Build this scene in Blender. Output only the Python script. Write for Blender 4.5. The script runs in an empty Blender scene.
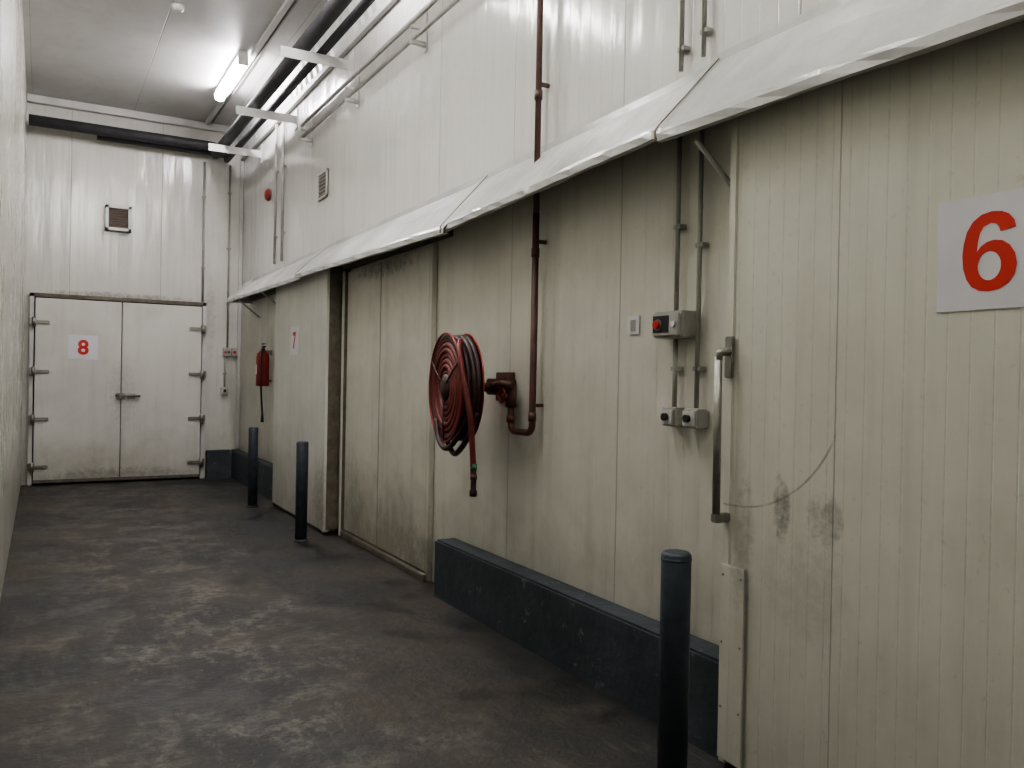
import bpy, bmesh, math, random
from mathutils import Matrix, Vector
random.seed(4)
scene = bpy.context.scene
scene.view_settings.view_transform = 'AgX'
try: scene.view_settings.look = 'AgX - Medium High Contrast'
except Exception: scene.view_settings.look = 'None'
scene.view_settings.exposure = 0.2
XW = 2.52      # right wall plane
YF = 12.45     # far wall plane
XL = -0.21     # left wall plane
YB = -3.0      # wall behind the camera
ZC = 5.05      # ceiling

# ------------------------------------------------------------------ materials
def new_mat(name):
    m = bpy.data.materials.new(name); m.use_nodes = True
    nt = m.node_tree; b = nt.nodes['Principled BSDF']
    return m, nt, b
def N(nt, t, **kw):
    n = nt.nodes.new(t)
    for k, v in kw.items(): setattr(n, k, v)
    return n
def math_n(nt, op, a, b=None, c=None, clamp=False):
    n = N(nt, 'ShaderNodeMath', operation=op); n.use_clamp = clamp
    for i, v in enumerate((a, b, c)):
        if v is None: continue
        if isinstance(v, (int, float)): n.inputs[i].default_value = v
        else: nt.links.new(v, n.inputs[i])
    return n.outputs[0]
def mixc(nt, fac, a, b):
    n = N(nt, 'ShaderNodeMix', data_type='RGBA')
    for s, v in ((n.inputs[0], fac), (n.inputs[6], a), (n.inputs[7], b)):
        if isinstance(v, (int, float)): s.default_value = v
        elif isinstance(v, tuple): s.default_value = (*v, 1)
        else: nt.links.new(v, s)
    return n.outputs[2]
def noise(nt, vec, scale, detail=5, rough=0.6):
    n = N(nt, 'ShaderNodeTexNoise'); n.inputs['Scale'].default_value = scale
    n.inputs['Detail'].default_value = detail; n.inputs['Roughness'].default_value = rough
    nt.links.new(vec, n.inputs['Vector']); return n.outputs['Fac']
def ramp(nt, v, lo, hi, a=0.0, b=1.0):
    n = N(nt, 'ShaderNodeMapRange'); n.inputs[1].default_value = lo; n.inputs[2].default_value = hi
    n.inputs[3].default_value = a; n.inputs[4].default_value = b
    nt.links.new(v, n.inputs[0]); return n.outputs[0]
def vscale(nt, vec, s):
    n = N(nt, 'ShaderNodeMapping'); n.inputs['Scale'].default_value = s
    nt.links.new(vec, n.inputs['Vector']); return n.outputs[0]

def simple(name, col, rough=0.5, metal=0.0, var=0.25, scale=8, bump=0.0):
    m, nt, b = new_mat(name)
    tc = N(nt, 'ShaderNodeTexCoord'); v = tc.outputs['Object']
    f = ramp(nt, noise(nt, v, scale), 0.35, 0.7)
    dark = tuple(c*(1-var) for c in col)
    nt.links.new(mixc(nt, f, col, dark), b.inputs['Base Color'])
    b.inputs['Roughness'].default_value = rough; b.inputs['Metallic'].default_value = metal
    if bump:
        bp = N(nt, 'ShaderNodeBump'); bp.inputs['Strength'].default_value = bump; bp.inputs['Distance'].default_value = 0.01
        nt.links.new(noise(nt, v, scale*3), bp.inputs['Height']); nt.links.new(bp.outputs[0], b.inputs['Normal'])
    return m

def panel(name, col, rough, axis, pitch, off, micro=0.1, dirt=0.35, wave=0.35, seam=0.006, grime=0.5, microdark=0.10,
          stain=(0.27, 0.255, 0.21), arc=False, marks=()):
    m, nt, b = new_mat(name)
    tc = N(nt, 'ShaderNodeTexCoord'); v = tc.outputs['Object']
    sp = N(nt, 'ShaderNodeSeparateXYZ'); nt.links.new(v, sp.inputs[0])
    c = sp.outputs[axis]; z = sp.outputs[2]
    def line(p, o, w):
        fr = math_n(nt, 'FRACT', math_n(nt, 'DIVIDE', math_n(nt, 'ADD', c, o+100*p), p))
        d = math_n(nt, 'MULTIPLY', math_n(nt, 'ABSOLUTE', math_n(nt, 'SUBTRACT', fr, 0.5)), p)
        n = N(nt, 'ShaderNodeMapRange'); n.interpolation_type = 'SMOOTHSTEP'
        n.inputs[1].default_value = w*0.3; n.inputs[2].default_value = w; n.inputs[3].default_value = 1; n.inputs[4].default_value = 0
        nt.links.new(d, n.inputs[0]); return n.outputs[0]
    s1 = line(pitch, off, seam); s2 = line(micro, off, 0.004)
    dash = ramp(nt, noise(nt, vscale(nt, v, (3, 3, 30)), 1.0, 2), 0.42, 0.58, 0.3, 1.0)
    s2d = math_n(nt, 'MULTIPLY', s2, dash)
    big = ramp(nt, noise(nt, v, 1.1, 6, 0.65), 0.42, 0.75)
    streak = ramp(nt, noise(nt, vscale(nt, v, (9, 9, 0.7)), 1.0, 5, 0.6), 0.5, 0.78)
    spots = ramp(nt, noise(nt, v, 26, 3, 0.7), 0.64, 0.72)
    low = ramp(nt, math_n(nt, 'ADD', z, math_n(nt, 'MULTIPLY', noise(nt, v, 5), -0.9)), 0.35, -0.45)
    f = math_n(nt, 'MULTIPLY', big, dirt)
    f = math_n(nt, 'ADD', f, math_n(nt, 'MULTIPLY', streak, dirt*0.6))
    f = math_n(nt, 'ADD', f, math_n(nt, 'MULTIPLY', spots, dirt*0.5))
    f = math_n(nt, 'ADD', f, math_n(nt, 'MULTIPLY', low, grime), clamp=True)
    colr = mixc(nt, f, col, stain)
    lines = math_n(nt, 'MAXIMUM', math_n(nt, 'MULTIPLY', s1, 0.42), math_n(nt, 'MULTIPLY', s2d, microdark))
    colr = mixc(nt, lines, colr, (0.09, 0.08, 0.06))
    for (cy, cz, ry, rz, st) in marks:
        a = math_n(nt, 'POWER', math_n(nt, 'DIVIDE', math_n(nt, 'SUBTRACT', c, cy), ry), 2)
        a = math_n(nt, 'ADD', a, math_n(nt, 'POWER', math_n(nt, 'DIVIDE', math_n(nt, 'SUBTRACT', z, cz), rz), 2))
        g = ramp(nt, a, 0.0, 1.0, 1.0, 0.0)
        k = math_n(nt, 'MULTIPLY', ramp(nt, math_n(nt, 'ADD', math_n(nt, 'MULTIPLY', g, 0.35), noise(nt, v, 17, 7, 0.75)), 0.62, 0.92), st, clamp=True)
        k = math_n(nt, 'MULTIPLY', k, ramp(nt, g, 0.0, 0.5))
        colr = mixc(nt, k, colr, (0.13, 0.12, 0.10))
    if arc:
        dy = math_n(nt, 'SUBTRACT', c, 2.33); dz = math_n(nt, 'SUBTRACT', z, 1.53)
        d = math_n(nt, 'SQRT', math_n(nt, 'ADD', math_n(nt, 'MULTIPLY', dy, dy), math_n(nt, 'MULTIPLY', dz, dz)))
        k = ramp(nt, math_n(nt, 'ABSOLUTE', math_n(nt, 'SUBTRACT', d, 0.50)), 0.002, 0.006, 1.0, 0.0)
        k = math_n(nt, 'MULTIPLY', k, ramp(nt, z, 1.36, 1.25))
        k = math_n(nt, 'MULTIPLY', k, ramp(nt, noise(nt, v, 15, 3), 0.35, 0.6, 0.25, 0.7))
        colr = mixc(nt, k, colr, (0.14, 0.13, 0.10))
    nt.links.new(colr, b.inputs['Base Color'])
    rr = math_n(nt, 'ADD', math_n(nt, 'MULTIPLY', f, 0.3), rough, clamp=True)
    nt.links.new(rr, b.inputs['Roughness'])
    h = math_n(nt, 'MULTIPLY', math_n(nt, 'MAXIMUM', s1, math_n(nt, 'MULTIPLY', s2, 0.3)), -0.0025)
    wv = noise(nt, vscale(nt, v, (6, 6, 0.9)), 1.0, 2, 0.4)
    h = math_n(nt, 'ADD', h, math_n(nt, 'MULTIPLY', wv, 0.016*wave))
    bp = N(nt, 'ShaderNodeBump'); bp.inputs['Strength'].default_value = 0.8; bp.inputs['Distance'].default_value = 1.0
    nt.links.new(h, bp.inputs['Height']); nt.links.new(bp.outputs[0], b.inputs['Normal'])
    return m

M_low = panel('panel_lower', (0.61, 0.60, 0.535), 0.36, 1, 1.11, -3.9, dirt=0.40, wave=0.2, grime=0.6)
M_up = panel('panel_upper', (0.59, 0.585, 0.565), 0.15, 1, 1.11, -3.9, dirt=0.18, wave=0.8)
M_far = panel('panel_far', (0.56, 0.555, 0.515), 0.15, 0, 1.12, 0.25, dirt=0.3, wave=1.3,
              marks=((0.9, 2.52, 1.3, 0.07, 0.6), (2.1, 2.3, 0.12, 0.7, 0.3)))
M_left = panel('panel_left', (0.50, 0.505, 0.44), 0.25, 1, 1.12, 0.2, dirt=0.3, wave=0.3)
M_leaf6 = panel('leaf_panel', (0.60, 0.59, 0.52), 0.36, 1, 0.99, 0.5-1.88, micro=0.07, dirt=0.40, wave=0.15, seam=0.004,
                grime=0.3, microdark=0.16, arc=True,
                marks=((2.10, 1.06, 0.055, 0.16, 0.75), (1.91, 1.04, 0.10, 0.12, 0.6), (2.28, 0.9, 0.07, 0.35, 0.45), (2.0, 0.8, 0.25, 0.25, 0.22)))
M_leaf7 = panel('leaf_panel_b', (0.59, 0.585, 0.54), 0.4, 1, 2.3, 0.4, micro=0.1, dirt=0.34, wave=0.15, seam=0.004,
                marks=((7.75, 0.3, 0.3, 0.5, 0.5),))
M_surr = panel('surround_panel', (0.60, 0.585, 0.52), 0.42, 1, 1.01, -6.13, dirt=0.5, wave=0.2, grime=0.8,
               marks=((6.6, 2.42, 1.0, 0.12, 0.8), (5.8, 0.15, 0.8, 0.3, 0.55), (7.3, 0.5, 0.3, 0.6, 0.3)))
M_door8 = panel('door_panel', (0.59, 0.585, 0.54), 0.38, 0, 3.0, 0.4, micro=3.0, dirt=0.36, wave=0.2, seam=0.0, grime=0.5,
                marks=((0.95, 1.2, 0.25, 0.6, 0.25), (0.9, 0.1, 1.2, 0.15, 0.6)))
M_ceil = panel('ceiling_panel', (0.50, 0.50, 0.49), 0.42, 0, 1.2, -0.45, micro=1.2, dirt=0.3, wave=0.1, grime=0)
M_white = simple('white_metal', (0.55, 0.545, 0.53), 0.33, 0, 0.18, 3, 0.3)
M_hood = simple('flashing_metal', (0.50, 0.50, 0.485), 0.22, 0.0, 0.28, 2.2, 0.5)
M_grey = simple('grey_conduit', (0.33, 0.325, 0.30), 0.45, 0, 0.25, 9)
M_box = simple('grey_box', (0.42, 0.41, 0.38), 0.45, 0, 0.2, 14)
M_steel = simple('steel', (0.30, 0.29, 0.26), 0.4, 0.7, 0.3, 20)
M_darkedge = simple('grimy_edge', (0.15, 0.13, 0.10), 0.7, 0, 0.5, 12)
M_rubber = simple('black_rubber', (0.02, 0.02, 0.02), 0.6)
M_insul = simple('pipe_insulation', (0.045, 0.044, 0.05), 0.6, 0, 0.4, 6, 0.5)
M_redpipe = simple('oxide_red_pipe', (0.11, 0.045, 0.037), 0.5, 0, 0.4, 12)
M_pipeup = simple('faded_oxide_pipe', (0.115, 0.066, 0.058), 0.55, 0, 0.4, 12)
M_red = simple('red_paint', (0.28, 0.024, 0.018), 0.42, 0, 0.4, 10)
M_hose = simple('red_hose', (0.17, 0.022, 0.018), 0.5, 0, 0.5, 14)
M_hosedk = simple('dark_hose', (0.032, 0.012, 0.011), 0.5, 0, 0.4, 14)
M_green = simple('green_band', (0.03, 0.14, 0.07), 0.5)
M_sign = simple('sign_board', (0.64, 0.63, 0.67), 0.45, 0, 0.06, 5)
M_num = simple('sign_red', (0.55, 0.025, 0.016), 0.5, 0, 0.1, 5)
M_blue = simple('bollard_paint', (0.038, 0.050, 0.067), 0.5, 0, 0.45, 14, 0.4)
M_grille = simple('vent_grille', (0.17, 0.13, 0.10), 0.6, 0, 0.3, 12)

def kerb_mat():
    m, nt, b = new_mat('kerb_paint')
    v = N(nt, 'ShaderNodeTexCoord').outputs['Object']
    f = ramp(nt, noise(nt, v, 3, 6), 0.4, 0.75)
    chip = ramp(nt, noise(nt, v, 9, 8, 0.75), 0.60, 0.66)
    c = mixc(nt, f, (0.028, 0.036, 0.045), (0.052, 0.062, 0.073))
    c = mixc(nt, math_n(nt, 'MULTIPLY', chip, 0.7), c, (0.22, 0.23, 0.24))
    nt.links.new(c, b.inputs['Base Color']); b.inputs['Roughness'].default_value = 0.6
    bp = N(nt, 'ShaderNodeBump'); bp.inputs['Strength'].default_value = 0.4; bp.inputs['Distance'].default_value = 0.02
    nt.links.new(noise(nt, v, 14), bp.inputs['Height']); nt.links.new(bp.outputs[0], b.inputs['Normal'])
    return m
M_kerb = kerb_mat()

def floor_mat():
    m, nt, b = new_mat('worn_concrete')
    v = N(nt, 'ShaderNodeTexCoord').outputs['Object']
    sp = N(nt, 'ShaderNodeSeparateXYZ'); nt.links.new(v, sp.inputs[0])
    lane = ramp(nt, math_n(nt, 'ABSOLUTE', math_n(nt, 'SUBTRACT', sp.outputs[0], 0.75)), 0.30, 1.2, 1.0, 0.12)
    patch = ramp(nt, noise(nt, v, 2.4, 8, 0.68), 0.49, 0.60)
    patch2 = ramp(nt, noise(nt, vscale(nt, v, (3.2, 1.3, 1)), 2.1, 8, 0.7), 0.53, 0.62)
    gr = ramp(nt, noise(nt, v, 16, 5, 0.7), 0.40, 0.58)
    st = ramp(nt, noise(nt, vscale(nt, v, (9, 1.1, 1)), 1.6, 7, 0.68), 0.55, 0.63)
    fleck = ramp(nt, noise(nt, v, 38, 3, 0.7), 0.64, 0.68)
    brown = ramp(nt, noise(nt, v, 0.9, 5, 0.6), 0.44, 0.58)
    wet = ramp(nt, noise(nt, v, 1.4, 6, 0.65), 0.50, 0.62)
    c = mixc(nt, brown, (0.016, 0.0165, 0.017), (0.040, 0.033, 0.024))
    k = math_n(nt, 'MULTIPLY', math_n(nt, 'MULTIPLY', patch, gr), math_n(nt, 'MULTIPLY', lane, 0.75))
    c = mixc(nt, k, c, (0.150, 0.138, 0.112))
    k = math_n(nt, 'MULTIPLY', math_n(nt, 'MULTIPLY', patch2, gr), math_n(nt, 'MULTIPLY', lane, 0.6))
    c = mixc(nt, k, c, (0.165, 0.155, 0.130))
    k = math_n(nt, 'MULTIPLY', math_n(nt, 'MULTIPLY', st, gr), 0.35)
    c = mixc(nt, k, c, (0.14, 0.13, 0.11))
    c = mixc(nt, math_n(nt, 'MULTIPLY', fleck, math_n(nt, 'ADD', math_n(nt, 'MULTIPLY', lane, 0.35), 0.1)), c, (0.22, 0.21, 0.185))
    c = mixc(nt, math_n(nt, 'MULTIPLY', wet, 0.7), c, (0.013, 0.013, 0.0135))
    nt.links.new(c, b.inputs['Base Color'])
    r = math_n(nt, 'SUBTRACT', 0.58, math_n(nt, 'MULTIPLY', wet, 0.2))
    nt.links.new(r, b.inputs['Roughness'])
    bp = N(nt, 'ShaderNodeBump'); bp.inputs['Strength'].default_value = 0.6; bp.inputs['Distance'].default_value = 0.012
    nt.links.new(noise(nt, v, 14, 8, 0.7), bp.inputs['Height']); nt.links.new(bp.outputs[0], b.inputs['Normal'])
    return m
M_floor = floor_mat()

def emis(name, col, s):
    m, nt, b = new_mat(name)
    b.inputs['Base Color'].default_value = (0.8, 0.8, 0.8, 1)
    b.inputs['Emission Color'].default_value = (*col, 1); b.inputs['Emission Strength'].default_value = s
    return m
M_tube = emis('lit_tube', (1.0, 0.94, 0.98), 98)
M_tube2 = emis('lit_tube_b', (1.0, 0.975, 0.94), 66)
M_tube3 = emis('lit_tube_added', (1.0, 0.96, 0.91), 44)  # weaker glow, for the nearest of the added crosswise lamps only

# ------------------------------------------------------------------ geometry helpers
def link(me, name, mat=None, parent=None, smooth=False):
    o = bpy.data.objects.new(name, me); scene.collection.objects.link(o)
    if mat is not None: me.materials.append(mat)
    if smooth:
        for p in me.polygons: p.use_smooth = True
    if parent is not None: o.parent = parent
    return o
def grp(name, loc=(0, 0, 0), rotz=0):
    e = bpy.data.objects.new(name, None); e.empty_display_size = 0.1
    e.location = loc; e.rotation_euler = (0, 0, rotz)
    scene.collection.objects.link(e); return e
def box(name, x0, x1, y0, y1, z0, z1, mat, parent=None, bev=0.0):
    bm = bmesh.new(); bmesh.ops.create_cube(bm, size=1)
    for v in bm.verts:
        v.co = Vector(((x0+x1)/2+v.co.x*(x1-x0), (y0+y1)/2+v.co.y*(y1-y0), (z0+z1)/2+v.co.z*(z1-z0)))
    if bev: bmesh.ops.bevel(bm, geom=bm.edges[:], offset=bev, segments=2, affect='EDGES')
    me = bpy.data.meshes.new(name); bm.to_mesh(me); bm.free()
    return link(me, name, mat, parent)
def cyl(name, a, b, r, mat, parent=None, seg=20, r2=None):
    a, b = Vector(a), Vector(b); d = b-a
    bm = bmesh.new()
    bmesh.ops.create_cone(bm, cap_ends=True, segments=seg, radius1=r, radius2=r if r2 is None else r2, depth=d.length)
    q = d.to_track_quat('Z', 'Y').to_matrix().to_4x4()
    bmesh.ops.transform(bm, matrix=Matrix.Translation((a+b)/2)@q, verts=bm.verts)
    for f in bm.faces: f.smooth = len(f.verts) == 4
    me = bpy.data.meshes.new(name); bm.to_mesh(me); bm.free()
    return link(me, name, mat, parent)
def tube(name, pts, r, mat, parent=None, smooth_path=False, sub=8, seg=12):
    P = [Vector(p) for p in pts]; path = []
    if smooth_path:
        Q = [2*P[0]-P[1]]+P+[2*P[-1]-P[-2]]
        for i in range(1, len(Q)-2):
            for k in range(sub):
                t = k/sub; p0, p1, p2, p3 = Q[i-1:i+3]
                path.append(0.5*((2*p1)+(p2-p0)*t+(2*p0-5*p1+4*p2-p3)*t*t+(3*p1-p0-3*p2+p3)*t**3))
        path.append(P[-1])
    else:
        path = [P[0]]
        for i in range(1, len(P)-1):
            fil = min(3*r, (P[i]-P[i-1]).length*0.45, (P[i+1]-P[i]).length*0.45)
            a = P[i]+(P[i-1]-P[i]).normalized()*fil; b = P[i]+(P[i+1]-P[i]).normalized()*fil
            for k in range(6):
                t = k/5; path.append(a*(1-t)**2+P[i]*2*t*(1-t)+b*t*t)
        path.append(P[-1])
    bm = bmesh.new(); rings = []; up = Vector((0.13, 0.21, 0.97)).normalized()
    prev = None
    for i, p in enumerate(path):
        d = (path[min(i+1, len(path)-1)]-path[max(i-1, 0)]).normalized()
        if prev is None:
            n = d.cross(up)
            if n.length < 0.3: n = d.cross(Vector((1, 0, 0)))
        else: n = prev-d*prev.dot(d)
        n.normalize(); prev = n; bn = d.cross(n)
        rings.append([bm.verts.new(p+r*(math.cos(2*math.pi*k/seg)*n+math.sin(2*math.pi*k/seg)*bn)) for k in range(seg)])
    for a, b in zip(rings, rings[1:]):
        for k in range(seg):
            bm.faces.new((a[k], a[(k+1) % seg], b[(k+1) % seg], b[k])).smooth = True
    bm.faces.new(rings[0][::-1]); bm.faces.new(rings[-1])
    bmesh.ops.recalc_face_normals(bm, faces=bm.faces[:])
    me = bpy.data.meshes.new(name); bm.to_mesh(me); bm.free()
    return link(me, name, mat, parent)
def lathe_x(name, prof, mat, parent=None, seg=64):
    bm = bmesh.new(); rings = []
    for x, r in prof:
        rings.append([bm.verts.new((x, r*math.cos(2*math.pi*k/seg), r*math.sin(2*math.pi*k/seg))) for k in range(seg)])
    for a, b in zip(rings, rings[1:]):
        for k in range(seg):
            bm.faces.new((a[k], a[(k+1) % seg], b[(k+1) % seg], b[k])).smooth = True
    bmesh.ops.recalc_face_normals(bm, faces=bm.faces[:])
    me = bpy.data.meshes.new(name); bm.to_mesh(me); bm.free()
    return link(me, name, mat, parent)
def lathe_z(name, prof, loc, mat, parent=None, seg=32):
    bm = bmesh.new(); rings = []
    for r, z in prof:
        rings.append([bm.verts.new((loc[0]+r*math.cos(2*math.pi*k/seg), loc[1]+r*math.sin(2*math.pi*k/seg), loc[2]+z)) for k in range(seg)])
    for a, b in zip(rings, rings[1:]):
        for k in range(seg):
            bm.faces.new((a[k], a[(k+1) % seg], b[(k+1) % seg], b[k])).smooth = True
    bm.faces.new(rings[0][::-1]); bm.faces.new(rings[-1])
    bmesh.ops.recalc_face_normals(bm, faces=bm.faces[:])
    me = bpy.data.meshes.new(name); bm.to_mesh(me); bm.free()
    return link(me, name, mat, parent)
def ring_x(name, x, R_, r, mat, parent, seg=64, sub=10):
    prof = [(x+r*math.cos(2*math.pi*k/sub), R_+r*math.sin(2*math.pi*k/sub)) for k in range(sub+1)]
    return lathe_x(name, prof, mat, parent, seg)
def poly(name, verts, faces, mat, parent=None):
    me = bpy.data.meshes.new(name); me.from_pydata([tuple(v) for v in verts], [], faces); me.update()
    return link(me, name, mat, parent)
def curve_mesh(cu):
    t = bpy.data.objects.new('tmp', cu); scene.collection.objects.link(t)
    bpy.context.view_layer.update()
    me = bpy.data.meshes.new_from_object(t.evaluated_get(bpy.context.evaluated_depsgraph_get()))
    bpy.data.objects.remove(t); me.materials.clear(); return me
def place_flat(me, h, center, facing):
    xs = [v.co.x for v in me.vertices]; ys = [v.co.y for v in me.vertices]
    s = h/(max(ys)-min(ys)); cx = (max(xs)+min(xs))/2; cy = (max(ys)+min(ys))/2
    for v in me.vertices:
        lx, ly, lz = (v.co.x-cx)*s, (v.co.y-cy)*s, v.co.z*s+0.001
        if facing == '-X': v.co = Vector((center[0]-lz, center[1]-lx, center[2]+ly))
        else: v.co = Vector((center[0]+lx, center[1]-lz, center[2]+ly))
def digit(name, ch, h, center, facing, mat, parent, bold=0.03):
    cu = bpy.data.curves.new(name+'_crv', 'FONT'); cu.body = ch; cu.size = 1; cu.offset = bold; cu.extrude = 0.002
    cu.resolution_u = 8
    me = curve_mesh(cu); place_flat(me, h, center, facing)
    return link(me, name, mat, parent)
def six(name, h, center, facing, mat, parent):
    outer = [(0.672, 0.765), (0.645, 0.86), (0.58, 0.94), (0.49, 0.985), (0.37, 1.0), (0.24, 0.975), (0.13, 0.90), (0.055, 0.78), (0.015, 0.63),
             (0.0, 0.48), (0.015, 0.31), (0.06, 0.17), (0.13, 0.07), (0.23, 0.015), (0.35, 0.0), (0.48, 0.02), (0.59, 0.085), (0.665, 0.19),
             (0.69, 0.32), (0.665, 0.45), (0.60, 0.555), (0.51, 0.62), (0.40, 0.64), (0.31, 0.62), (0.24, 0.575), (0.19, 0.51), (0.20, 0.64),
             (0.225, 0.745), (0.27, 0.82), (0.36, 0.855), (0.43, 0.835), (0.465, 0.79), (0.482, 0.735)]
    hole = [(0.350+0.148*math.cos(a), 0.322+0.182*math.sin(a)) for a in [2*math.pi*i/24 for i in range(24)]]
    cu = bpy.data.curves.new(name+'_crv', 'CURVE'); cu.dimensions = '2D'; cu.fill_mode = 'BOTH'; cu.extrude = 0.002
    for L in (outer, hole):
        sp = cu.splines.new('POLY'); sp.points.add(len(L)-1); sp.use_cyclic_u = True
        for p, q in zip(sp.points, L): p.co = (q[0], q[1], 0, 1)
    me = curve_mesh(cu); place_flat(me, h, center, facing)
    return link(me, name, mat, parent)

# ------------------------------------------------------------------ room shell
box('floor', XL-0.1, XW+0.1, YB-0.1, YF+0.1, -0.1, 0, M_floor)
box('ceiling', XL-0.1, XW+0.1, YB-0.1, YF+0.1, ZC, ZC+0.1, M_ceil)
box('wall_left', XL-0.1, XL, YB-0.1, YF+0.1, 0, ZC, M_left)
box('wall_far', XL, XW, YF, YF+0.1, 0, ZC, M_far)
box('wall_back', XL, XW, YB-0.1, YB, 0, ZC, M_far)
wr = grp('wall_right')
box('lower_panels', XW, XW+0.1, YB, YF, 0, 2.8, M_low, wr)
box('upper_panels', XW, XW+0.1, YB, YF, 2.8, ZC, M_up, wr)

def corr():
    vs, fs = [], []; step = 0.025
    n = int((YF-YB-0.04)/step)
    for i in range(n+1):
        yy = YB+0.02+i*step; ph = i % 8
        dx = -0.02 if ph in (0, 1, 2) else (0.0 if ph in (4, 5, 6) else -0.01)
        vs += [(XW-0.025+dx, yy, 4.66), (XW-0.12+dx, yy, ZC-0.005)]
    for i in range(n):
        a = 2*i; fs.append((a, a+1, a+3, a+2))
    return poly('trim_1', vs, fs, M_white)
corr()
box('trim_2', XW-0.05, XW-0.003, YB+0.02, YF-0.02, 4.60, 4.66, M_white, None, 0.004)
box('trim_3', XL+0.004, XW-0.06, YF-0.10, YF-0.003, ZC-0.10, ZC-0.004, M_white, None, 0.004)
box('trim_4', XW-0.05, XW-0.003, YF-0.05, YF-0.003, 0.42, 4.58, M_white, None, 0.003)

# ------------------------------------------------------------------ sliding-door track hood
hood = grp('track_hood')
def hood_sheet(name, ya, yb, za, zb, xa, xb, ta, tb, wob=0.016):
    n = 24; vs, fs = [], []
    for i in range(n+1):
        t = i/n; y = ya+(yb-ya)*t; z = za+(zb-za)*t; x = xa+(xb-xa)*t; tp = ta+(tb-ta)*t
        w = wob*math.sin(i*0.9+ya)+wob*0.5*math.sin(i*0.37)
        dent = 0.010*math.sin(i*2.3+ya*3)
        prof = [(XW-0.004, tp+0.04), (XW-0.010, tp), ((XW+x)/2+w*0.4, (tp+z+0.06)/2+w), (x+0.012+w*0.3, z+0.055+w*0.3),
                (x+w*0.4+dent*0.4, z+0.035+w*0.2), (x+w*0.4+dent, z+w*0.2+dent*0.4), (x+0.03, z+w*0.2)]
        vs += [(a, y, b) for a, b in prof]
    m = 7
    for i in range(n):
        for k in range(m-1):
            a = i*m+k; fs.append((a, a+1, a+m+1, a+m))
    o = poly(name, vs, fs, M_hood, hood)
    s = o.modifiers.new('s', 'SOLIDIFY'); s.thickness = 0.003
    return o
hood_sheet('hood_sheet_1', 11.72, 8.2, 2.47, 2.445, 2.19, 2.205, 2.77, 2.79)
hood_sheet('hood_sheet_2', 8.25, 4.74, 2.465, 2.41, 2.19, 2.19, 2.79, 2.80)
hood_sheet('hood_sheet_3', 4.82, 2.64, 2.435, 2.515, 2.215, 2.205, 2.80, 2.85)
hood_sheet('hood_sheet_4', 2.68, -0.6, 2.485, 2.435, 2.18, 2.18, 2.88, 2.89)
def joint(name, y, z, x, tp):
    o = poly(name, [(XW-0.012, y-0.006, tp+0.004), (x+0.008, y-0.006, z+0.056), (x-0.006, y-0.006, z+0.035), (x-0.006, y-0.006, z),
                    (XW-0.012, y+0.004, tp+0.004), (x+0.008, y+0.004, z+0.056), (x-0.006, y+0.004, z+0.035), (x-0.006, y+0.004, z)],
             [(0, 1, 5, 4), (1, 2, 6, 5), (2, 3, 7, 6)], M_darkedge, hood)
    s = o.modifiers.new('s', 'SOLIDIFY'); s.thickness = 0.004
joint('sheet_joint_1', 8.23, 2.46, 2.185, 2.80)
joint('sheet_joint_2', 4.78, 2.415, 2.185, 2.815)
joint('sheet_joint_3', 2.665, 2.49, 2.175, 2.885)
poly('hood_end_cap', [(XW-0.004, 11.72, 2.81), (XW-0.004, 11.72, 2.47), (2.19, 11.72, 2.47), (2.19, 11.72, 2.52)], [(0, 1, 2, 3)], M_hood, hood)
for i, y in enumerate((11.2, 9.9, 2.50, 0.0)):
    tube('hood_stay_%d' % (i+1), [(XW-0.01, y, 2.25), (2.24, y, 2.46)], 0.012, M_white, hood, seg=6)
for i, (ya, yb) in enumerate(((5.6, 11.6), (-0.4, 4.6))):
    box('track_rail_%d' % (i+1), 2.375, 2.415, ya, yb, 2.60, 2.66, M_steel, hood, 0.004)
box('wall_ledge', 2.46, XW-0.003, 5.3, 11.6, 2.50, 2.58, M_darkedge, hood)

# ------------------------------------------------------------------ door 1
d1 = grp('door_1')
YD = YF-0.004
for n_, a, b, c, d in [('frame_left', -0.14, -0.09, 0.0, 2.50), ('frame_right', 1.98, 2.03, 0.0, 2.50)]:
    box(n_, a, b, YD-0.07, YD, c, d, M_white, d1, 0.004)
box('frame_head', -0.14, 2.03, YD-0.07, YD, 2.45, 2.50, M_darkedge, d1, 0.004)
box('gasket_shadow', -0.09, 1.98, YD-0.02, YD, 0.0, 2.45, M_rubber, d1)
box('leaf_left', -0.075, 0.937, YD-0.10, YD-0.02, 0.03, 2.435, M_door8, d1, 0.006)
box('leaf_right', 0.948, 1.965, YD-0.10, YD-0.02, 0.03, 2.435, M_door8, d1, 0.006)
box('kick_strip', -0.08, 1.97, YD-0.105, YD-0.10, 0.03, 0.07, M_darkedge, d1)
for i, z in enumerate((2.12, 1.48, 0.86, 0.24)):
    for s, nm in ((-0.11, 'left'), (2.0, 'right')):
        sg = 1 if s < 0 else -1
        a, b = sorted((s-0.03*sg, s+0.20*sg))
        box('hinge_strap_%s_%d' % (nm, i+1), a, b, YD-0.125, YD-0.10, z-0.022, z+0.022, M_steel, d1, 0.006)
        cyl('hinge_knuckle_%s_%d' % (nm, i+1), (s+0.02*sg, YD-0.13, z-0.06), (s+0.02*sg, YD-0.13, z+0.06), 0.022, M_steel, d1)
        a, b = sorted((s-0.03*sg, s+0.05*sg))
        box('hinge_base_%s_%d' % (nm, i+1), a, b, YD-0.12, YD-0.072, z-0.05, z+0.05, M_steel, d1, 0.006)
box('latch_plate', 0.88, 0.99, YD-0.12, YD-0.10, 1.12, 1.21, M_steel, d1, 0.005)
box('latch_keeper', 1.02, 1.12, YD-0.125, YD-0.10, 1.13, 1.20, M_steel, d1, 0.005)
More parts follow.
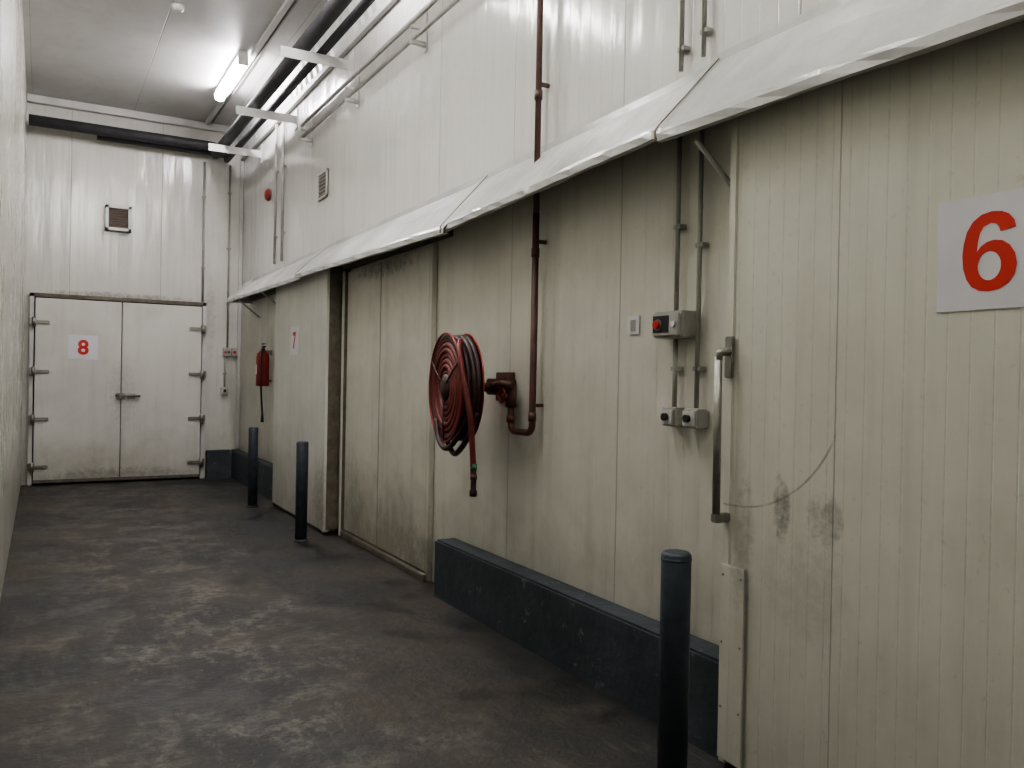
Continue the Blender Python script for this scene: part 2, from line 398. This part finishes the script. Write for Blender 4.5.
cyl('latch_bar', (0.87, YD-0.14, 1.18), (1.18, YD-0.14, 1.17), 0.016, M_steel, d1)
cyl('latch_grip', (0.93, YD-0.14, 1.165), (0.93, YD-0.19, 1.165), 0.02, M_steel, d1)

def sign(ch, h, c, facing, w, hh, bold=0.03):
    g = grp('number_sign')
    if facing == '-X': box('board', c[0]-0.004, c[0]-0.0005, c[1]-w/2, c[1]+w/2, c[2]-hh/2, c[2]+hh/2, M_sign, g)
    else: box('board', c[0]-w/2, c[0]+w/2, c[1]-0.004, c[1]-0.0005, c[2]-hh/2, c[2]+hh/2, M_sign, g)
    cc = (c[0]-0.004, c[1], c[2]) if facing == '-X' else (c[0], c[1]-0.004, c[2])
    if ch == '6': six('numeral', h, cc, facing, M_num, g)
    else: digit('numeral', ch, h, cc, facing, M_num, g, bold)
sign('8', 0.20, (0.48, YD-0.10, 1.81), '-Y', 0.35, 0.32)

# ------------------------------------------------------------------ door 2
d2 = grp('door_2')
box('leaf', 2.32, 2.45, 7.60, 9.58, 0.03, 2.56, M_leaf7, d2, 0.008)
box('edge_gasket', 2.335, 2.455, 7.575, 7.60, 0.05, 2.54, M_darkedge, d2, 0.004)
box('edge_capping', 2.312, 2.365, 7.58, 7.64, 0.03, 2.555, M_leaf7, d2, 0.004)
box('bottom_seal', 2.325, 2.44, 7.62, 9.56, 0.0, 0.035, M_rubber, d2)
box('hanger_1', 2.38, 2.41, 8.0, 8.1, 2.55, 2.60, M_steel, d2)
box('hanger_2', 2.38, 2.41, 9.1, 9.2, 2.55, 2.60, M_steel, d2)
sign('7', 0.18, (2.32, 8.72, 1.86), '-X', 0.30, 0.30)

dw = grp('doorway_frame')
box('jamb_far', 2.46, XW-0.003, 7.50, 7.57, 0.0, 2.49, M_darkedge, dw, 0.006)
box('jamb_far_cap', 2.445, 2.46, 7.51, 7.54, 0.0, 2.48, M_leaf7, dw)
box('panel_a', 2.485, XW-0.003, 6.63, 7.50, 0.06, 2.47, M_surr, dw, 0.003)
box('panel_b', 2.485, XW-0.003, 5.60, 6.62, 0.06, 2.47, M_surr, dw, 0.003)
box('jamb_near', 2.475, XW-0.003, 5.555, 5.60, 0.0, 2.48, M_surr, dw, 0.003)
box('threshold', 2.45, XW-0.003, 5.56, 7.50, 0.0, 0.05, M_darkedge, dw, 0.006)

# ------------------------------------------------------------------ door 3
d3 = grp('door_3')
box('leaf', 2.32, 2.45, 0.0, 2.38, 0.03, 2.56, M_leaf6, d3, 0.008)
box('edge_capping', 2.312, 2.35, 2.345, 2.384, 0.03, 2.56, M_leaf6, d3, 0.004)
box('patch_plate', 2.303, 2.311, 2.255, 2.38, 0.05, 0.80, M_leaf6, d3, 0.002)
for i, z in enumerate((0.76, 0.5, 0.25)):
    for j, y in enumerate((2.27, 2.365)):
        cyl('plate_rivet_%d_%d' % (i+1, j+1), (2.304, y, z), (2.300, y, z), 0.005, M_steel, d3, 8)
box('bottom_seal', 2.325, 2.44, 0.02, 2.36, 0.0, 0.035, M_rubber, d3)
hy = 2.36
cyl('handle_bar', (2.255, hy, 0.98), (2.255, hy+0.005, 1.60), 0.015, M_steel, d3)
box('handle_foot', 2.24, 2.315, hy-0.018, hy+0.016, 0.965, 1.0, M_steel, d3, 0.004)
tube('handle_pivot_arm', [(2.255, hy+0.005, 1.585), (2.255, hy, 1.615), (2.27, hy-0.005, 1.62), (2.315, hy-0.005, 1.62)], 0.015, M_steel, d3)
box('handle_bracket', 2.297, 2.313, 2.335, 2.378, 1.52, 1.68, M_steel, d3, 0.004)
cyl('hanger_1', (2.395, 1.9, 2.54), (2.395, 1.9, 2.60), 0.03, M_steel, d3)
cyl('hanger_2', (2.395, 0.5, 2.54), (2.395, 0.5, 2.60), 0.03, M_steel, d3)
sign('6', 0.225, (2.32, 1.365, 1.885), '-X', 0.31, 0.325)

# ------------------------------------------------------------------ kerbs
def kerb(name, x0, x1, y0, y1, z1):
    bm = bmesh.new(); bmesh.ops.create_cube(bm, size=1)
    for v in bm.verts:
        v.co = Vector(((x0+x1)/2+v.co.x*(x1-x0), (y0+y1)/2+v.co.y*(y1-y0), z1/2+v.co.z*z1))
    bmesh.ops.bevel(bm, geom=[e for e in bm.edges if all(v.co.z > z1*0.9 for v in e.verts)], offset=0.012, segments=2, affect='EDGES')
    me = bpy.data.meshes.new(name); bm.to_mesh(me); bm.free()
    return link(me, name, M_kerb)
kerb('concrete_kerb', 2.365, XW-0.003, 2.40, 5.18, 0.39)
kerb('concrete_kerb', 2.40, XW-0.003, 9.75, YF-0.003, 0.40)
kerb('concrete_kerb', 2.06, 2.395, YF-0.14, YF-0.003, 0.40)

# ------------------------------------------------------------------ bollards
for (x, y, h) in ((1.965, 2.25, 0.90), (2.06, 7.42, 0.90), (2.09, 9.54, 0.90)):
    g = grp('bollard'); r = 0.053
    lathe_z('post', [(r, 0), (r, h-0.012), (r-0.006, h-0.003), (r-0.012, h)], (x, y, 0), M_blue, g)
    lathe_z('base_collar', [(r+0.012, 0), (r+0.012, 0.012), (r, 0.02)], (x, y, 0), M_blue, g)
    lathe_z('cap_weld', [(r+0.001, 0), (r+0.002, 0.004), (r+0.001, 0.009)], (x, y, h-0.03), M_blue, g)

# ------------------------------------------------------------------ hose reel
hr = grp('fire_hose_reel')
rl = bpy.data.objects.new('reel', None); scene.collection.objects.link(rl); rl.parent = hr
rl.location = (2.17, 4.50, 1.44); rl.rotation_euler = (0, 0, math.radians(-8)); rl.scale = (1, 0.95, 0.95)
lathe_x('back_plate', [(0.060, 0.04), (0.060, 0.10), (0.066, 0.12), (0.066, 0.33), (0.060, 0.345), (0.064, 0.35), (0.070, 0.345), (0.074, 0.33), (0.074, 0.04)], M_red, rl)
k = 0
for R_ in (0.10, 0.134, 0.168, 0.202, 0.236, 0.270, 0.304):
    k += 1; ring_x('hose_turn_%d' % k, -0.050+0.004*math.sin(k*2.1), R_, 0.0185, M_hose, rl)
for x in (-0.052, -0.018, 0.016, 0.046):
    k += 1; ring_x('hose_turn_%d' % k, x, 0.322+random.uniform(-0.006, 0.006), 0.0175, M_hosedk, rl)
ring_x('front_rim', -0.066, 0.343, 0.008, M_red, rl)
lathe_x('hub', [(-0.085, 0.0005), (-0.085, 0.045), (-0.078, 0.055), (-0.066, 0.085), (-0.045, 0.09), (0.06, 0.09), (0.06, 0.01)], M_hosedk, rl)
lathe_x('drum', [(-0.04, 0.09), (-0.04, 0.30), (0.05, 0.30)], M_hosedk, rl)
for i in range(3):
    a = math.radians(30+120*i); c, s = math.cos(a), math.sin(a)
    tube('rim_spoke_%d' % (i+1), [(-0.072, 0.05*c, 0.05*s), (-0.074, 0.2*c, 0.2*s), (-0.067, 0.343*c, 0.343*s)], 0.005, M_hosedk, rl, seg=8)
cyl('axle', (2.20, 4.50, 1.44), (2.42, 4.46, 1.45), 0.028, M_redpipe, hr)
box('wall_bracket', 2.40, XW-0.004, 4.36, 4.54, 1.40, 1.50, M_redpipe, hr, 0.006)
box('bracket_plate', XW-0.02, XW-0.003, 4.38, 4.60, 1.36, 1.54, M_redpipe, hr, 0.004)
tube('swing_arm', [(2.41, 4.45, 1.46), (2.38, 4.32, 1.47), (2.42, 4.24, 1.46)], 0.022, M_redpipe, hr)
PY, VY = 4.06, 4.31
cyl('valve_body', (2.45, VY, 1.33), (2.45, VY, 1.46), 0.034, M_redpipe, hr)
cyl('valve_stem', (2.45, VY, 1.40), (2.385, VY, 1.40), 0.012, M_steel, hr)
ring = ring_x('valve_handwheel', 0, 0.04, 0.007, M_red, hr, 24, 8); ring.location = (2.385, VY, 1.40)
box('valve_handwheel_spoke', 2.382, 2.388, VY-0.04, VY+0.04, 1.396, 1.404, M_red, hr)
tube('feed_pipe', [(2.45, VY, 1.42), (2.45, VY, 1.19), (2.45, PY, 1.19), (2.45, PY, 2.45)], 0.020, M_redpipe, hr)
tube('riser_pipe', [(2.45, PY, 2.44), (2.45, PY, ZC-0.02)], 0.018, M_pipeup, hr)
for i, z in enumerate((1.26, 2.2, 3.1, 4.2)):
    mm = M_redpipe if z < 2.5 else M_pipeup
    cyl('pipe_coupling_%d' % (i+1), (2.45, PY, z), (2.45, PY, z+0.05), 0.024, mm, hr)
    box('pipe_clip_%d' % (i+1), 2.45, XW-0.003, PY-0.01, PY+0.01, z+0.08, z+0.10, mm, hr)
cyl('elbow_coupling', (2.45, VY, 1.24), (2.45, VY, 1.28), 0.026, M_redpipe, hr)
tube('hose_drop', [(2.13, 4.36, 1.72), (2.06, 4.23, 1.66), (2.05, 4.15, 1.5), (2.07, 4.10, 1.30), (2.09, 4.10, 1.10), (2.10, 4.10, 0.93)], 0.0165, M_hose, hr, True)
cyl('hose_band', (2.098, 4.10, 0.985), (2.10, 4.10, 1.025), 0.019, M_green, hr)
lathe_z('nozzle', [(0.010, 0), (0.021, 0.002), (0.022, 0.03), (0.016, 0.04), (0.016, 0.09), (0.02, 0.10), (0.018, 0.125)], (2.10, 4.10, 0.84), M_hosedk, hr, 20)
tube('hose_loop_1', [(2.12, 4.66, 1.24), (2.10, 4.58, 1.14), (2.09, 4.48, 1.085), (2.09, 4.38, 1.10), (2.10, 4.28, 1.19), (2.13, 4.22, 1.32)], 0.0165, M_hosedk, hr, True)
tube('hose_loop_2', [(2.16, 4.62, 1.20), (2.15, 4.54, 1.10), (2.14, 4.44, 1.05), (2.13, 4.34, 1.08), (2.14, 4.26, 1.16), (2.17, 4.20, 1.30)], 0.0165, M_hosedk, hr, True)

# ------------------------------------------------------------------ electrical gear, right wall
sb = grp('emergency_switch_box')
by0, by1, bz0, bz1 = 2.765, 2.965, 1.695, 1.815
box('enclosure', XW-0.10, XW-0.003, by0, by1, bz0, bz1, M_box, sb, 0.008)
box('lid', XW-0.112, XW-0.10, by0+0.01, by1-0.01, bz0+0.01, bz1-0.01, M_box, sb, 0.004)
byc = by1-0.055; bzc = (bz0+bz1)/2
box('dark_faceplate', XW-0.1145, XW-0.112, byc-0.07, byc+0.035, bzc-0.035, bzc+0.04, M_rubber, sb)
cyl('red_button', (XW-0.112, byc, bzc), (XW-0.132, byc, bzc), 0.018, M_num, sb)
cyl('red_button_collar', (XW-0.112, byc, bzc), (XW-0.118, byc, bzc), 0.025, M_steel, sb)
cyl('indicator', (XW-0.112, by0+0.04, bzc), (XW-0.122, by0+0.04, bzc), 0.014, M_sign, sb)
C1, C2 = 2.88, 2.735
for y in (C1, C2):
    g = grp('isolator_box')
    box('body', XW-0.075, XW-0.003, y-0.05, y+0.05, 1.30, 1.385, M_box, g, 0.008)
    box('cover', XW-0.082, XW-0.075, y-0.04, y+0.04, 1.31, 1.375, M_white, g, 0.003)
    cyl('rotary_knob', (XW-0.082, y, 1.343), (XW-0.10, y, 1.343), 0.017, M_rubber, g)
g = grp('wall_notice')
box('board', XW-0.008, XW-0.003, 3.18, 3.27, 1.73, 1.82, M_sign, g)
box('pictogram', XW-0.010, XW-0.008, 3.205, 3.245, 1.745, 1.80, M_grey, g)

def conduit(name, pts, r=0.013, clips=(), mat=M_grey, axis='x'):
    g = grp(name); tube('pipe', pts, r, mat, g)
    for i, (x, y, z) in enumerate(clips):
        if axis == 'x': box('saddle_%d' % (i+1), x-r*0.6, XW-0.002, y-0.024, y+0.024, z-0.01, z+0.01, mat, g, 0.002)
        else: box('saddle_%d' % (i+1), x-0.028, x+0.028, y-r*0.6, YF-0.002, z-0.01, z+0.01, mat, g, 0.002)
    return g
xc = XW-0.035
conduit('electrical_conduit', [(xc, C1, 1.388), (xc, C1, bz0-0.002)], 0.011, clips=[(xc, C1, 1.56)])
conduit('electrical_conduit', [(xc, C1, bz1+0.002), (xc, C1, 2.70)], 0.011, clips=[(xc, C1, 2.2)])
conduit('electrical_conduit', [(xc, C2, 1.388), (xc, C2, 2.70)], 0.011, clips=[(xc, C2, z) for z in (1.56, 2.1)])
conduit('electrical_conduit', [(xc, C1, 2.90), (xc, C1, 4.59)], 0.011, clips=[(xc, C1, z) for z in (3.0, 3.3, 3.9)])
conduit('electrical_conduit', [(xc, C2, 2.92), (xc, C2, 4.59)], 0.011, clips=[(xc, C2, z) for z in (3.03, 3.4, 4.0)])
conduit('electrical_conduit', [(xc, 10.35, 2.86), (xc, 10.35, 4.58)], 0.018, clips=[(xc, 10.35, z) for z in (3.2, 4.0)])
conduit('electrical_conduit', [(xc, 10.0, 2.86), (xc, 10.0, 4.58)], 0.018, clips=[(xc, 10.0, z) for z in (3.2, 4.0)])
g = grp('wall_pipe_run')
for i, z in enumerate((4.22, 4.08)):
    tube('pipe_%d' % (i+1), [(XW-0.09, 9.0, z), (XW-0.09, -1.0, z)], 0.018, M_grey, g)
for i, y in enumerate((8.9, 7.4, 5.85, 4.3, 2.6, 0.8)):
    box('bracket_%d' % (i+1), XW-0.13, XW-0.003, y-0.02, y+0.02, 4.02, 4.05, M_white, g, 0.003)
    box('bracket_back_%d' % (i+1), XW-0.012, XW-0.003, y-0.03, y+0.03, 3.98, 4.30, M_white, g, 0.003)
    box('bracket_mid_%d' % (i+1), XW-0.13, XW-0.003, y-0.015, y+0.015, 4.14, 4.16, M_white, g, 0.003)

def vent_x(y0, y1, z0, z1):
    g = grp('wall_vent'); x = XW
    box('back', x-0.012, x-0.003, y0, y1, z0, z1, M_grille, g)
    t = 0.025
    for n_, a in (('side_a', (y0, y0+t, z0, z1)), ('side_b', (y1-t, y1, z0, z1)), ('top', (y0, y1, z1-t, z1)), ('bottom', (y0, y1, z0, z0+t))):
        box(n_, x-0.025, x-0.003, *a, M_white, g, 0.003)
    for i in range(6):
        z = z0+t+(i+0.5)*(z1-z0-2*t)/6; box('louvre_%d' % (i+1), x-0.02, x-0.012, y0+t, y1-t, z-0.006, z+0.006, M_grey, g)
vent_x(8.28, 8.60, 3.33, 3.61)
g = grp('wall_vent')
x0, x1, z0, z1 = 0.72, 1.04, 3.40, 3.74
box('back', x0, x1, YF-0.03, YF-0.003, z0, z1, M_grille, g)
for n_, a in (('side_a', (x0, x0+0.04)), ('side_b', (x1-0.04, x1))): box(n_, *a, YF-0.09, YF-0.003, z0, z1, M_white, g, 0.003)
box('top', x0, x1, YF-0.09, YF-0.003, z1-0.04, z1, M_white, g, 0.003)
box('bottom', x0, x1, YF-0.09, YF-0.003, z0, z0+0.04, M_white, g, 0.003)
for i in range(7):
    z = z0+0.06+i*0.037; box('louvre_%d' % (i+1), x0+0.04, x1-0.04, YF-0.06, YF-0.03, z-0.006, z+0.006, M_grille, g)
for i in range(4):
    x = x0+0.07+i*0.06; box('bar_%d' % (i+1), x-0.004, x+0.004, YF-0.07, YF-0.06, z0+0.04, z1-0.04, M_grille, g)

g = grp('fire_alarm_bell')
lathe = lathe_x('gong', [(-0.07, 0.001), (-0.068, 0.03), (-0.055, 0.06), (-0.03, 0.078), (-0.012, 0.08), (-0.012, 0.02)], M_red, g, 32)
lathe.location = (XW, 10.8, 3.80)
cyl('back_box', (XW-0.03, 10.8, 3.80), (XW-0.003, 10.8, 3.80), 0.05, M_red, g)

g = grp('fire_extinguisher'); ex, ey = XW-0.11, 10.55
lathe_z('cylinder', [(0.07, 0), (0.08, 0.01), (0.08, 0.36), (0.07, 0.41), (0.035, 0.44), (0.025, 0.47)], (ex, ey, 1.35), M_red, g)
box('valve_head', ex-0.02, ex+0.02, ey-0.025, ey+0.025, 1.81, 1.86, M_steel, g, 0.004)
box('lever', ex-0.015, ex+0.015, ey-0.12, ey+0.03, 1.87, 1.885, M_rubber, g, 0.003)
box('carry_handle', ex-0.015, ex+0.015, ey-0.11, ey+0.02, 1.835, 1.848, M_rubber, g, 0.003)
tube('discharge_hose', [(ex, ey-0.02, 1.83), (ex-0.04, ey-0.12, 1.76), (ex-0.05, ey-0.13, 1.5), (ex-0.03, ey-0.09, 1.2), (ex, ey-0.02, 1.0)], 0.012, M_rubber, g, True)
lathe_z('discharge_horn', [(0.02, 0), (0.012, 0.12)], (ex, ey-0.02, 0.90), M_rubber, g, 16)
box('instruction_label', ex-0.0825, ex-0.078, ey-0.03, ey+0.03, 1.5, 1.62, M_sign, g)
box('wall_hook', ex+0.02, XW-0.003, ey-0.02, ey+0.02, 1.74, 1.80, M_steel, g)
box('wall_hook_lower', ex+0.075, XW-0.003, ey-0.03, ey+0.03, 1.40, 1.43, M_steel, g)

g = grp('door_control_box')
box('body', 2.27, 2.37, YF-0.07, YF-0.003, 1.75, 1.87, M_box, g, 0.006)
cyl('red_lamp', (2.30, YF-0.07, 1.81), (2.30, YF-0.085, 1.81), 0.018, M_num, g)
cyl('green_lamp', (2.345, YF-0.07, 1.81), (2.345, YF-0.085, 1.81), 0.018, M_green, g)
g = grp('door_control_box')
box('body', 2.39, 2.465, YF-0.07, YF-0.003, 1.75, 1.87, M_box, g, 0.006)
cyl('red_lamp', (2.427, YF-0.07, 1.81), (2.427, YF-0.085, 1.81), 0.02, M_num, g)
yc = YF-0.035
conduit('electrical_conduit', [(2.33, yc, 1.875), (2.33, yc, 4.50)], 0.014, clips=[(2.33, yc, z) for z in (2.5, 3.3, 4.1)], axis='y')
conduit('electrical_conduit', [(2.30, yc, 1.305), (2.30, yc, 1.745)], 0.014, clips=[(2.30, yc, 1.5)], axis='y')
g = grp('socket_box'); box('body', 2.25, 2.35, YF-0.06, YF-0.003, 1.20, 1.30, M_box, g, 0.006)
cyl('knob', (2.30, YF-0.06, 1.25), (2.30, YF-0.075, 1.25), 0.02, M_rubber, g)
conduit('electrical_conduit', [(1.98, yc, 2.52), (1.98, yc, 4.50)], 0.016, clips=[(1.98, yc, z) for z in (3.0, 4.0)], axis='y')

# ------------------------------------------------------------------ overhead refrigerant pipes and brackets
g = grp('insulated_pipe')
tube('main_run', [(2.08, -2.9, 4.56), (2.08, 12.15, 4.56), (2.08, 12.15, 4.66), (-0.18, 12.15, 4.66)], 0.07, M_insul, g, seg=20)
tube('return_run', [(2.25, -2.9, 4.53), (2.25, 12.28, 4.53), (2.25, 12.28, 4.60), (0.6, 12.28, 4.60)], 0.04, M_insul, g, seg=16)
for i, y in enumerate((11.3, 9.55, 7.6, 5.6, 3.6, 1.6, -0.4)):
    b = grp('pipe_bracket')
    box('arm', 1.84, XW-0.003, y-0.025, y+0.025, 4.435, 4.475, M_white, b, 0.003)
    box('arm_flange', 1.84, XW-0.003, y-0.027, y-0.020, 4.38, 4.475, M_white, b, 0.002)
    box('wall_plate', XW-0.014, XW-0.003, y-0.06, y+0.06, 4.32, 4.56, M_white, b, 0.003)

# ------------------------------------------------------------------ ceiling trunking, lamps, detector
g = grp('cable_trunking')
box('tray', 1.96, 2.01, -2.5, 12.3, ZC-0.05, ZC-0.002, M_white, g, 0.003)
box('tray_side', 2.04, 2.06, -2.5, 12.3, ZC-0.03, ZC-0.002, M_grey, g, 0.003)
def lamp(ax, cx, cy, L_, mt, r=0.045):
    L = grp('fluorescent_light'); h = L_/2
    def b_(n, l0, l1, w, z0, z1, m, bv):
        if ax == 'y': box(n, cx-w, cx+w, cy+l0, cy+l1, z0, z1, m, L, bv)
        else: box(n, cx+l0, cx+l1, cy-w, cy+w, z0, z1, m, L, bv)
    b_('batten', -h-0.03, h+0.03, 0.05, ZC-0.06, ZC-0.003, M_white, 0.006)
    b_('end_cap_1', -h-0.03, -h, 0.055, ZC-0.16, ZC-0.05, M_white, 0.005)
    b_('end_cap_2', h, h+0.03, 0.055, ZC-0.16, ZC-0.05, M_white, 0.005)
    z = ZC-0.11
    if ax == 'y': cyl('tube_lit', (cx, cy-h, z), (cx, cy+h, z), r, mt, L)
    else: cyl('tube_lit', (cx-h, cy, z), (cx+h, cy, z), r, mt, L)
lamp('y', 1.88, 10.1, 1.35, M_tube, 0.06)
lamp('y', 1.88, 5.8, 1.35, M_tube)
lamp('y', 1.88, 1.25, 1.35, M_tube2)
lamp('x', 0.85, 6.6, 1.5, M_tube2)  # added out of view, set crosswise to soften the hood's shadow edge
lamp('x', 0.75, 3.6, 1.6, M_tube2)  # also added and unseen, brings direct light under the hood
lamp('x', 0.75, 0.2, 1.6, M_tube3)  # unseen added lamp, kept weaker so the near right wall stays darker
g = grp('smoke_detector')
lathe_z('body', [(0.03, -0.06), (0.05, -0.05), (0.06, -0.02), (0.06, -0.002)], (1.1, 8.6, ZC), M_white, g)

# ------------------------------------------------------------------ world + camera
w = bpy.data.worlds.new('World'); scene.world = w; w.use_nodes = True
w.node_tree.nodes['Background'].inputs[0].default_value = (0.5, 0.5, 0.5, 1)
w.node_tree.nodes['Background'].inputs[1].default_value = 0.02
cam = bpy.data.cameras.new('camera'); co = bpy.data.objects.new('camera', cam); scene.collection.objects.link(co)
cam.sensor_width = 36; cam.lens = 36*827/1024; cam.clip_start = 0.02
Rm = (Matrix.Rotation(-math.radians(29.66), 3, 'Z')@Matrix.Rotation(math.radians(90-0.35), 3, 'X')@Matrix.Rotation(math.radians(1.1), 3, 'Z'))
co.matrix_world = Matrix.Translation((0, 0, 1.5))@Rm.to_4x4()
scene.camera = co
